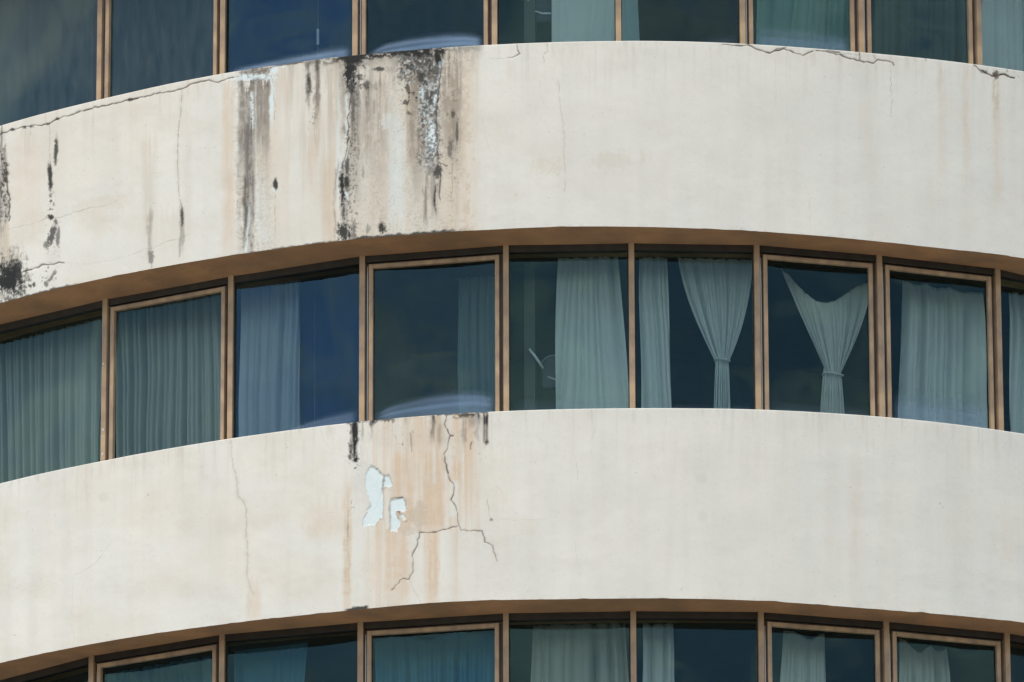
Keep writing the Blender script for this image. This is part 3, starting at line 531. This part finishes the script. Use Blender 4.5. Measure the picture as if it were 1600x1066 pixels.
def ring_slab(name, r0, r1, z0, z1, m, parent, faces=None, k=None):
    """flat ring; inner edge follows the faceted window line when faces (angles) are given"""
    a = np.linspace(-math.pi, math.pi, 720)[:-1]
    ri = np.full(a.shape, float(r0))
    e = dz('b', k, a) if k is not None else 0*a; f = dz('s', k, a) if k is not None else 0*a
    def row(r, z):
        q = on(1, a, 0); return np.stack([q[:, 0]*r, q[:, 1]*r, z*np.ones_like(a)], -1)
    ro = np.full(a.shape, float(r1))
    # bottom face reaches window line RW with height following the measured inner edge
    mid = np.full(a.shape, RW-.005)
    rows = [row(ri, z1), row(ri, z0+f), row(mid, z0+f), row((mid+ro)/2, z0+(e+f)/2), row(ro, z0+e+.001), row(ro-.02, z1+e)]
    if r0 < .2: rows = rows
    me = grid_mesh(name, np.stack(rows), close_u=True, smooth=False)
    return link(name, me, m, parent)

tower = empty('apartment_building', (0, 0, 0))
tag(tower, 'curved apartment building with cream bands stained by black mould and rows of dark bronze-framed windows', 'building')
band(1, tower, 'cream band with broad black mould streaks and long cracks', True)
band(0, tower, 'cream band with orange rust wash, branching crack and flaked paint patches', True)
for k in list(range(-7, 0))+[2, 3]: band(k, tower)
for k in range(-7, 4):
    ring_slab('soffit', RW-.30, R-.006, zb(k)+.003, zb(k)+.05, M['soffit'], tower, k=k)
    # room slab: ceiling below, floor above
    a = np.linspace(-math.pi, math.pi, 121)[:-1]
    rr = RW-.13
    P = np.stack([on(.05, a, zb(k)+.06), on(rr, a, zb(k)+.06), on(rr, a, zb(k)+.30), on(.05, a, zb(k)+.30)])
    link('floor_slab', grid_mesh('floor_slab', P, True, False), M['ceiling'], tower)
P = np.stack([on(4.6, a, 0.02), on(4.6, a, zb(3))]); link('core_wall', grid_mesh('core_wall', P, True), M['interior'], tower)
P = np.stack([on(R+.0, a, zb(3)+HB+.02), on(R+.06, a, zb(3)+HB+.02), on(R+.06, a, zb(3)+HB+.22), on(.05, a, zb(3)+HB+.26)]); link('roof', grid_mesh('roof', P, True, False), M['wall'], tower)
P = np.stack([on(R-.15, a, 0.0), on(R-.15, a, zb(-7)+.02)]); link('plinth_wall', grid_mesh('plinth_wall', P, True), M['wall'], tower)

# ------------------------------------------------------------------ windows
def row_span(k):
    """sill height and head height of the windows standing on band k"""
    return zb(k)+HB, zb(k+1)
class Bay:
    """one window bay: chord between two posts"""
    def __init__(s, k, a0, a1):
        s.k, s.a0, s.a1 = k, a0, a1
        s.A = np.array([RW*math.sin(a0), -RW*math.cos(a0)]); s.B = np.array([RW*math.sin(a1), -RW*math.cos(a1)])
        d = s.B-s.A; s.w = float(np.hypot(*d)); s.t = d/s.w; s.rz = math.atan2(d[1], d[0]); s.inn = np.array([-s.t[1], s.t[0]])
        s.z0, s.z1 = row_span(k)
        am = np.array([a0, (a0+a1)/2, a1])
        s.z1L = s.z1+float(dz('s', k+1, np.array([a0]))[0]); s.z1R = s.z1+float(dz('s', k+1, np.array([a1]))[0])
    def sz(s, px, py, depth=0.0):
        """photo pixel -> (distance along the chord, height) on the plane depth metres inside the glass"""
        o, d = ray(px, py); q = s.A+s.inn*depth
        t = ((q-o[:2]) @ s.inn)/(d[:2] @ s.inn); p = o+d*t
        return float((p[:2]-s.A) @ s.t), float(p[2])
BAYS = {}
SASH = {2, 4, 7, 8}
def pane_mesh(x0, x1, z0, z1a, z1b, amp, seed):
    n, m_ = 22, 30; u = np.linspace(0, 1, n)[None]; v = np.linspace(0, 1, m_)[:, None]
    X = x0+(x1-x0)*u+0*v; Z = z0+(z1a*(1-u)+z1b*u-z0)*v
    edge = np.clip(np.sin(np.pi*u)*np.sin(np.pi*v), 0, 1)**.5
    Y = .012 + (fbm(X+seed*3.7, Z*1.0, .55, .45, seed, 2)-.5)*amp*edge*2 - .0022*np.sin(np.pi*u)*np.sin(np.pi*v)
    me = grid_mesh('pane', np.stack([X, Y, Z], -1)); return me
def window(k, i, bay):
    w = bay.w; r = empty('window', (bay.A[0], bay.A[1], bay.z0), bay.rz, tower)
    h = bay.z1-bay.z0; hL, hR = bay.z1L-bay.z0, bay.z1R-bay.z0
    def slant(mb):                                             # heads follow the slightly uneven soffit
        mb.v = [(x, y, z+((hL-h)*(1-x/w)+(hR-h)*(x/w) if z > h*.6 else 0)) for x, y, z in mb.v]; return mb
    slant(MB().box(-.0225, .0225, -.030, .055, -.01, h+.008)).build('mullion', M['bronze'], r, .003)
    # head and sill members of the fixed frame; the head in near-black bronze
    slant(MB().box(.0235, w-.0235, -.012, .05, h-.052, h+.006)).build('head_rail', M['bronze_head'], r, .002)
    MB().box(.0235, w-.0235, -.020, .05, -.004, .035).build('sill_rail', M['bronze'], r, .002)
    kind = (k, i)
    gm = M['glass']
    if kind in BLUE: gm = M['glass_blue']
    elif kind in DARKG: gm = M['glass_dark']
    elif kind in ((1, 1), (1, 2)): gm = M['glass_grey']
    amp = .005 if gm is M['glass_blue'] else .0022 if gm is M['glass_grey'] else .003
    if i in SASH:
        g = .030; fw_ = .034
        b = MB(); b.box(.0235, .0235+g, .018, .045, .036, h-.053); b.box(w-.0235-g, w-.0235, .018, .045, .036, h-.053); b.box(.0245+g, w-.0245-g, .018, .045, h-.075, h-.053)
        slant(b).build('inner_frame', M['bronze_dark'], r)
        x0, x1, zt = .0235+g, w-.0235-g, h-.074
        s_ = MB(); s_.box(x0, x0+fw_, -.022, .016, .037, zt); s_.box(x1-fw_, x1, -.022, .016, .037, zt); s_.box(x0+fw_, x1-fw_, -.0215, .0155, zt-fw_, zt-.0005); s_.box(x0+fw_, x1-fw_, -.0215, .0155, .0375, .037+fw_)
        slant(s_).build('sash', M['bronze'], r, .003)
        # thin hinge stay showing as a pale line in the gap
        MB().box(.0235+g*.35, .0235+g*.6, .006, .017, .05, h-.09).build('stay', M['stay'], r)
        xs0, xs1, za, zz = x0+fw_-.002, x1-fw_+.002, .037+fw_-.002, zt-fw_+.002
    else:
        s_ = MB(); s_.box(.030, w-.030, -.0035, .0095, h-.058, h-.053); s_.box(.0235, .030, -.004, .010, .036, h-.053); s_.box(w-.030, w-.0235, -.004, .010, .036, h-.053)
        slant(s_).build('seal', M['gasket'], r)
        xs0, xs1, za, zz = .0295, w-.0295, .034, h-.051
    me = pane_mesh(xs0, xs1, za, zz+(hL-h), zz+(hR-h), amp, 40+i+k*17)
    po = link('pane', me, gm, r)
    if kind == (0, 2):                                         # flecks of old paint on the first post
        for zz, ww in ((.93, .012), (.90, .006), (.36, .016), (.31, .008), (.155, .014)):
            MB().box(-.012+ww*.3, -.012+ww*1.3, -.0318, -.0302, zz, zz+ww*1.4).build('paint_fleck', M['fleck'], r)
    f = GLINT_ARCS.get(kind)
    if f: glint_arc(r, xs0, xs1, za, *f)
    return r
def glint_arc(r, x0, x1, z0, prof, strength, blur):
    """sheet of solar film lifted off the foot of the pane; prof = heights of its upper edge from left to right"""
    n, m_ = 40, 26; u = np.linspace(0, 1, n)[None]; v = np.linspace(0, 1, m_)[:, None]
    top = np.interp(u, np.linspace(0, 1, len(prof)), prof)
    X = x0+.004+(x1-x0-.008)*u+0*v; Z = z0+.002+top*v
    Y = .009-.035*np.sin(np.pi*v)**1.2*np.clip(np.sin(np.pi*np.clip(u, .02, .98)), 0, 1)**.4*0.35
    me = grid_mesh('glint_arc', np.stack([X, Y, Z+0*X], -1))
    at = me.attributes.new('cover', 'FLOAT', 'POINT')
    ripple = .50+.50*np.exp(-((v-.72-.04*np.sin(u*5))/.09)**2)-.08*np.exp(-((v-.61)/.04)**2)+.30*np.exp(-((v-.50)/.07)**2)  # bright lines of the reflected arc painted into the cover
    mott = .75+.5*fbm(X*1.0+z0+len(prof), Z+0*X, .22, .05, int(strength*100)+len(prof), 4)
    c = .98*strength*ripple*mott*(1-sst(1-blur, 1, v+0*u))*sst(0, .12, u)*sst(0, .08, 1-u)
    at.data.foreach_set('value', c.astype(np.float32).ravel())
    link('glint_sheet', me, M['glint_arc'], r)
M['fleck'] = mat('old_cream_paint', (.6, .58, .52), .8, .2, var=.2)
M['stay'] = mat('grey_steel', (.42, .44, .42), .4, .5, var=.2, metal=.4)
M['bronze_head'] = mat('near_black_bronze_metal', (.045, .038, .030), .6, .3, var=.3, vscale=7, bump=.2)
BLUE = {(1, 3), (0, 3)}
DARKG = {(1, 8), (1, 6), (0, 4), (1, 4)}
GLINT_ARCS = {(1, 3): ([.185, .20, .215, .235, .25, .255], .95, .45), (1, 4): ([.13, .20, .225, .24, .25, .245, .20], .95, .45), (0, 4): ([.13, .20, .235, .265, .28, .28, .22], .80, .55),
        (0, 3): ([.03, .05, .10, .16, .20, .23], .55, .5), (1, 7): ([.30, .29, .29, .28, .27], .9, .95), (0, 8): ([.33, .36, .37, .36, .33], .85, .95), (0, 7): ([.16, .16, .16], .28, .9), (0, 6): ([.15, .15, .17], .22, .9), (1, 6): ([.04, .05, .08, .2, .24], .35, .9), (0, 5): ([.2, .2, .2], .2, .9)}
for k in (-1, 0, 1):
    A_ = ANG[k]
    for j in range(len(A_)-1):
        i = j            # bay 1 is the one cut by the left frame, bay 9 by the right
        b = Bay(k, A_[j], A_[j+1]); BAYS[(k, i)] = b; window(k, i, b)
    # closing post after the last bay, and the round of glass behind the frame of the picture
    b = Bay(k, A_[-1], A_[-1]+.1417)
    r = empty('window', (b.A[0], b.A[1], b.z0), b.rz, tower)
    MB().box(-.0225, .0225, -.030, .055, -.01, b.z1-b.z0+.008).build('mullion', M['bronze'], r, .003)
def strip(k, a0, a1, n):
    t = np.linspace(a0, a1, n); z0, z1 = row_span(k)
    P = np.stack([on(RW, t, z0-.004), on(RW, t, z1+.01)]); link('window_strip', grid_mesh('window_strip', P, False, False), M['strip'], tower)
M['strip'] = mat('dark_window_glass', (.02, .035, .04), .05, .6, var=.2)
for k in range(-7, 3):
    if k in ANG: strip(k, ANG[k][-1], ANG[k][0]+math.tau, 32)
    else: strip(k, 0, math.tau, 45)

# a slim room column and a party wall that show behind the glass
for k in (0, 1):
    b = BAYS[(k, 5)]; s0, _ = b.sz(819, 560 if k == 0 else 40, .55); s1, _ = b.sz(836, 560 if k == 0 else 40, .55)
    c = empty('room_column', (b.A[0], b.A[1], b.z0), b.rz, tower)
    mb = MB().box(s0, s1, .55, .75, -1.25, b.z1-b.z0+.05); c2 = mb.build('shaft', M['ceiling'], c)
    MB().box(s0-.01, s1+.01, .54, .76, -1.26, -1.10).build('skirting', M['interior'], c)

# ------------------------------------------------------------------ curtains
def folds(s, z, freq, amp, seed, z1, drop=.0):
    """fold relief: uneven pleats that wander a little and soften towards the hem"""
    x = s*freq*1.25 + .9*(vn(s*2.1+seed, z*.35, seed)-.5)*1.6 + .14*(vn(s*3+seed, z*2.5, seed+5)-.5)
    ph = x*math.tau
    g1 = 1-2*np.abs(np.sin(ph*.5))**.55; g2 = 1-2*np.abs(np.sin(ph*.5*1.73+seed))**.6
    y = (g1*1.0+.55*g2*vn(s*1.3+seed*2, z*.7, seed+3)*1.5+.35*np.sin(ph*.47+seed*2))*amp*2.3*(.30+1.2*vn(s*1.7+seed, z*.8+seed, seed+9))
    return y
def curtain(k, i, tl, tr, bl, br, m, label, group, freq=9, amp=.014, seed=1, sag=0, tie=None, depth=.50, zref=None, open_bottom=True, top=None, name='curtain', swag=None, ex=(1.2, 1.2)):
    """tl, tr, bl, br: photo pixels of the corners (surveyed on the plane depth metres behind the glass)"""
    b = BAYS[(k, i)]
    (sl, zl), (sr_, zr), (s2, z2), (s3, z3) = [b.sz(*q, depth) for q in (tl, tr, bl, br)]
    if open_bottom:                                              # the cloth runs on below the sill line
        zc = b.z0-.25; f = (zl-zc)/max(zl-z2, .05) if tie is None else 1
        s2 = sl+(s2-sl)*f; s3 = sr_+(s3-sr_)*f; z2 = z3 = zc
    nu, nv = max(60, int(abs(sr_-sl)*180)), 70
    u = np.linspace(0, 1, nu)[None]; v = np.linspace(0, 1, nv)[:, None]       # v = 0 top
    if tie is None:
        L_ = sl+(s2-sl)*v+.008*np.sin(v*7+seed); R_ = sr_+(s3-sr_)*v+.008*np.sin(v*6+seed*2)
    else:
        (tx0, ty), (tx1, _) = tie; ts0, tz = b.sz(tx0, ty, depth); ts1, _ = b.sz(tx1, ty, depth)
        vt = (zl-tz)/(zl-z2); s2b, s3b = s2, s3
        q = np.clip(v/vt, 0, 1); e = q**ex[0]; e2 = q**ex[1]; fl = lambda: np.clip((v-vt)/(.8*(1-vt)), 0, 1)**.7
        L_ = np.where(v < vt, sl+(ts0-sl)*e, ts0+(s2b-ts0)*fl())
        R_ = np.where(v < vt, sr_+(ts1-sr_)*e2, ts1+(s3b-ts1)*fl())
    X = L_+(R_-L_)*u
    ztop = zl+(zr-zl)*u
    if swag is not None: ztop = ztop-np.interp(u, np.linspace(0, 1, len(swag)), swag)
    elif sag: ztop = ztop-sag*4*u*(1-u)
    zbot = z2+(z3-z2)*u
    Z = ztop+(zbot-ztop)*v
    w0 = abs(sr_-sl)
    fol = folds(u*w0+0*v, 0*u+v*(zl-z2), freq, amp, seed, zl)
    if tie is not None:
        q = np.abs(v-vt); pin = 1-.55*np.exp(-(q/.06)**2); fol = fol*pin
        fol = fol + .03*np.exp(-(q/.05)**2)*0 - .025*np.sqrt(np.clip(1-(2*u-1)**2, 0, 1))*np.exp(-(q/.25)**2)
    fol = fol*((.30 if swag is not None else .6)+(.70 if swag is not None else .4)*sst(0, .14, v))
    Y = depth+fol+0*Z
    P = np.stack([X, Y, Z-b.z0], -1)
    # double sided sheet with a little thickness comes from a solidify modifier
    root = empty(name, (b.A[0], b.A[1], b.z0), b.rz)
    tag(root, label, 'curtain', group)
    o = link('cloth', grid_mesh('cloth', P), m, root)
    sm = o.modifiers.new('thickness', 'SOLIDIFY'); sm.thickness = .0015
    zr_ = max(zl, zr)-b.z0+.012
    MB().tube([(min(sl, s2)-.05, depth+.01, zr_), (max(sr_, s3)+.04, depth+.01, zr_)], .006, 6).build('rail', M['rail'], root, smooth=True)
    if tie is not None:
        jt = int(vt*(nv-1)); row = P[jt]; c = row.mean(0); wx = (row[:, 0].max()-row[:, 0].min())/2
        th = np.linspace(0, math.tau, 26)
        pts = [(c[0]+math.cos(t)*(wx+.004), c[1]+math.sin(t)*.045, c[2]+.006*math.sin(t*2)) for t in th]
        MB().tube(pts, .009, 7).build('tie_band', m, root, smooth=True)
    return root
G = 'curtains hanging behind the windows'
cu = curtain
M['rail'] = mat('dark_curtain_rail', (.06, .06, .06), .5, .3, var=.2)
M['dim_grey'] = cloth('dull_grey_curtain_cloth', (.50, .50, .47))
M['navy'] = cloth('navy_cloth', (.008, .035, .11), .05)
M['bluegreen'] = cloth('green_curtain_cloth', (.30, .46, .42))
M['haze'] = cloth('cloud_reflection_cloth', (.12, .20, .20))  # grey cloth standing in for clouds reflected in two panes
M['chair'] = mat('navy_vinyl', (.035, .04, .075), .5, .4, var=.3)
M['trim'] = mat('grey_plastic_trim', (.22, .25, .27), .5, .4, var=.2)
M['chrome'] = mat('pale_plastic', (.75, .8, .8), .35, .5, var=.1)
# middle row
cu(0, 1, (-40, 530), (158, 462), (-40, 770), (158, 720), M['grey'], 'grey green pleated curtain filling the leftmost window of the middle row', G, 10, .016, 11)
cu(0, 2, (186, 462), (350, 425), (186, 715), (350, 690), M['grey'], 'grey pleated curtain filling the second window from the left, middle row', G, 8.5, .015, 12)
cu(0, 3, (376, 422), (470, 408), (374, 690), (472, 668), M['pale'], 'grey curtain drawn over the left half of the blue tinted window, middle row', G, 9, .015, 13)
cu(0, 4, (716, 436), (790, 430), (718, 645), (792, 640), M['dim_grey'], 'dull dark curtain at the right side of the window with the blue arc, middle row', G, 11, .014, 14)
cu(0, 5, (872, 385), (966, 385), (867, 650), (984, 650), M['teal'], 'flat pale teal curtain beside the dark chair back, middle row', G, 4.5, .014, 15)
cu(0, 6, (1000, 385), (1040, 385), (1000, 645), (1051, 645), M['teal'], 'narrow straight teal curtain left of the first knotted curtain', G, 8, .012, 16)
cu(0, 6, (1057, 385), (1176, 385), (1112, 645), (1142, 645), M['teal'], 'pale curtain knotted at its waist with a loose tail, left of the swagged one', G, 9, .019, 17, tie=((1118, 568), (1138, 568)), ex=(1.7, 2.1))
cu(0, 7, (1220, 418), (1362, 440), (1276, 655), (1322, 655), M['pale'], 'pale curtain with a dipping swag top tied at its waist', G, 8, .019, 18, tie=((1287, 574), (1313, 574)), ex=(1.1, 1.4), swag=[.01, .055, .12, .18, .225, .25, .245, .22, .17, .115, .065, .03, .01])
cu(0, 8, (1410, 438), (1535, 452), (1400, 665), (1546, 680), M['teal'], 'loosely draped teal curtain in the window right of the tied curtains', G, 5.5, .016, 19, swag=[0, .03, .01, .04, .02, .05, .04, .03])
cu(0, 9, (1573, 458), (1690, 470), (1578, 690), (1700, 700), M['teal'], 'teal curtain cut by the right edge of the photo, middle row', G, 6, .015, 20)
def navy(k, i, tl, tr, bl, seam, label):
    b = BAYS[(k, i)]; D = .56
    r = curtain(k, i, tl, tr, bl, (tr[0], bl[1]), M['navy'], label, 'navy sheets behind the blue tinted panes', 1.5, .003, 60+k, depth=D, name='window_sheet')
    s0, z0 = b.sz(*seam[0], D-.012); s1, z1 = b.sz(*seam[1], D-.012); zf = b.z0-.2
    MB().tube([(s0, D-.012, z0-b.z0), (s1, D-.012, z1-b.z0), (s1, D-.012, zf-b.z0)], .0035, 6).build('seam_cord', M['trim'], r, smooth=True)
    for px, py, w_ in seam[2:]:
        s_, z_ = b.sz(px, py, D-.014); MB().box(s_-.013, s_+.010, D-.03, D-.026, z_-b.z0-w_, z_-b.z0).build('tape_patch', M['chrome'], r, .003)
navy(0, 3, (474, 430), (562, 420), (474, 680), ((492, 436), (492, 640)), 'navy blue sheet covering the right half of the third window, middle row')
navy(1, 3, (360, -170), (548, -180), (360, 140), ((497, -150), (497, 80), (498, 46, .14)), 'navy blue sheet with a pale vertical seam and tape patch, top row')
# top row
cu(1, 5, (868, -180), (962, -180), (861, 70), (962, 70), M['teal'], 'pale teal curtain left of the thin post, top row', G, 5, .012, 21)
cu(1, 6, (970, -180), (985, -180), (970, 70), (1001, 70), M['teal'], 'tapering end of teal curtain right of the thin post, top row', G, 6, .010, 22)
cu(1, 7, (1182, -170), (1330, -170), (1180, 80), (1330, 90), M['bluegreen'], 'green pleated curtain filling the top row window above the cracked lip', G, 5.5, .015, 23)
cu(1, 8, (1362, -150), (1512, -150), (1362, 100), (1512, 110), M['dim'], 'very dark curtain in the top row window between two double posts', G, 6, .012, 24)
cu(1, 9, (1536, -150), (1660, -150), (1530, 110), (1670, 130), M['teal'], 'teal curtain cut by the right edge of the photo, top row', G, 7, .014, 25)
cu(1, 1, (-60, 30), (146, -120), (-60, 215), (146, 170), M['haze'], 'smooth dark grey cloth added for the cloud reflection in the leftmost window of the top row', G, 1.2, .005, 26)
cu(1, 2, (172, -140), (334, -150), (172, 165), (334, 135), M['haze'], 'smooth slate cloth added for the cloud reflection in the second window of the top row', G, 1.2, .006, 27)
# bottom row
cu(-1, 2, (170, 1030), (331, 1008), (170, 1180), (335, 1160), M['bluec'], 'dark blue curtain spread across the second window, bottom row', G, 7, .016, 28)
cu(-1, 3, (368, 1000), (482, 992), (372, 1200), (470, 1180), M['bluec'], 'blue drooping curtain in the third window of the bottom row', G, 5, .020, 29, swag=[0, .02, .05, .06, .04, .01])
cu(-1, 4, (588, 995), (775, 985), (588, 1200), (775, 1200), M['bluec'], 'blue grey curtain in gathered folds below the rust stained band', G, 7, .020, 30, swag=[.03, .0, .02, .05, .02, .0, .02, .03])
cu(-1, 5, (834, 978), (978, 974), (820, 1180), (985, 1180), M['grey'], 'grey green curtain right of the gathered blue one, bottom row', G, 6, .016, 31)
cu(-1, 6, (1003, 976), (1050, 976), (1002, 1180), (1056, 1180), M['teal'], 'narrow teal curtain right of a thin post, bottom row', G, 8, .014, 32)
cu(-1, 7, (1222, 985), (1288, 990), (1212, 1180), (1298, 1180), M['pale'], 'pale gathered curtain in the left part of its window, bottom row', G, 10, .016, 33, swag=[0, .0, .005, .01, .03, .05, .06, .04, .01, .0])
cu(-1, 8, (1404, 998), (1480, 1010), (1400, 1200), (1486, 1200), M['pale'], 'pale sagging curtain in the rightmost full window, bottom row', G, 7, .018, 34, swag=[0, .0, .02, .06, .09, .09, .05, .02, .03, .05, .04, .02])

# ------------------------------------------------------------------ chairs by the glass
def chair(k, lab, dx=0):
    b = BAYS[(k, 5)]; D = .62
    py = 0 if k == 0 else -571
    ax = -20 if k == 1 else 0
    def q(px, y): s, z = b.sz(px+ax, y+py, D); return s, z-b.z0
    r = empty('office_chair', (b.A[0], b.A[1], b.z0), b.rz); tag(r, lab, 'chair')
    # rounded back
    s0, zt = q(842, 556); s1, _ = q(888, 556); zb_ = q(842, 590)[1]; cx = (s0+s1)/2; rx = (s1-s0)/2
    n = 26; pts = []
    prof = []
    for j in range(n+1):
        t = math.pi*j/n; prof.append((cx-math.cos(t)*rx*(1-.12*(1-math.sin(t))), zb_+.05+(zt-zb_-.05)*abs(math.sin(t))**.7))
    prof += [(cx+rx*.8, zb_-.08), (cx-rx*.8, zb_-.08)]
    mb = MB(); m_ = len(prof)
    for d in (-.03, .035): mb.v += [(x, D+.04+d+.03*((x-cx)/rx)**2, z) for x, z in prof]
    mb.f = [tuple(range(m_)), tuple(range(2*m_-1, m_-1, -1))]+[(j, j+m_, (j+1) % m_+m_, (j+1) % m_) for j in range(m_)]
    mb.build('backrest', M['chair'], r, .008)
    rim = [(x, D+.005+.03*((x-cx)/rx)**2, z) for x, z in prof[2:n-1]]
    MB().tube(rim, .008, 6).build('back_trim', M['trim'], r, smooth=True)
    # two pale arm pads
    a0, z0 = q(828, 553); a1, z1 = q(849, 579)
    MB().tube([(a0, D-.12, z0), ((a0+a1)/2, D-.10, (z0+z1)/2+.003), (a1, D-.05, z1)], [.009, .012, .012], 8).build('armrest', M['chrome'], r, smooth=True)
    a0, z0 = q(857, 593); a1, z1 = q(868, 598.5); a2, z2 = q(882, 599)
    MB().tube([(a0, D-.06, z0), (a1, D-.09, z1), (a2, D-.10, z2)], .008, 8).build('armrest', M['chrome'], r, smooth=True)
    # seat, post and foot below the sill line
    MB().box(cx-rx, cx+rx, D-.05, D+.42, zb_-.42, zb_-.34).build('seat', M['chair'], r, .02)
    fl = zb(k)+.30-b.z0
    MB().tube([(cx, D+.2, zb_-.42), (cx, D+.2, fl+.05)], .025, 10).build('post', M['trim'], r, smooth=True)
    for j in range(5):
        t = math.tau*j/5; MB().tube([(cx, D+.2, fl+.07), (cx+math.cos(t)*.22, D+.2+math.sin(t)*.22, fl+.03)], [.02, .012], 6).build('foot', M['trim'], r, smooth=True)
    return r

chair(0, 'dark round backed chair with a pale slanting armrest behind the glass, middle row')
chair(1, 'dark chair with pale curved arms half hidden behind a teal curtain, top row')

# ------------------------------------------------------------------ ground
n = 80; g = np.linspace(-1, 1, n); X, Y = np.meshgrid(np.sign(g)*np.abs(g)**2.5*3000, np.sign(g)*np.abs(g)**2.5*3000)
tag(link('ground', grid_mesh('ground', np.stack([X, Y, 0*X], -1), False, False), M['ground']), 'grey brown paved ground around the foot of the building', 'ground', None, 'structure')
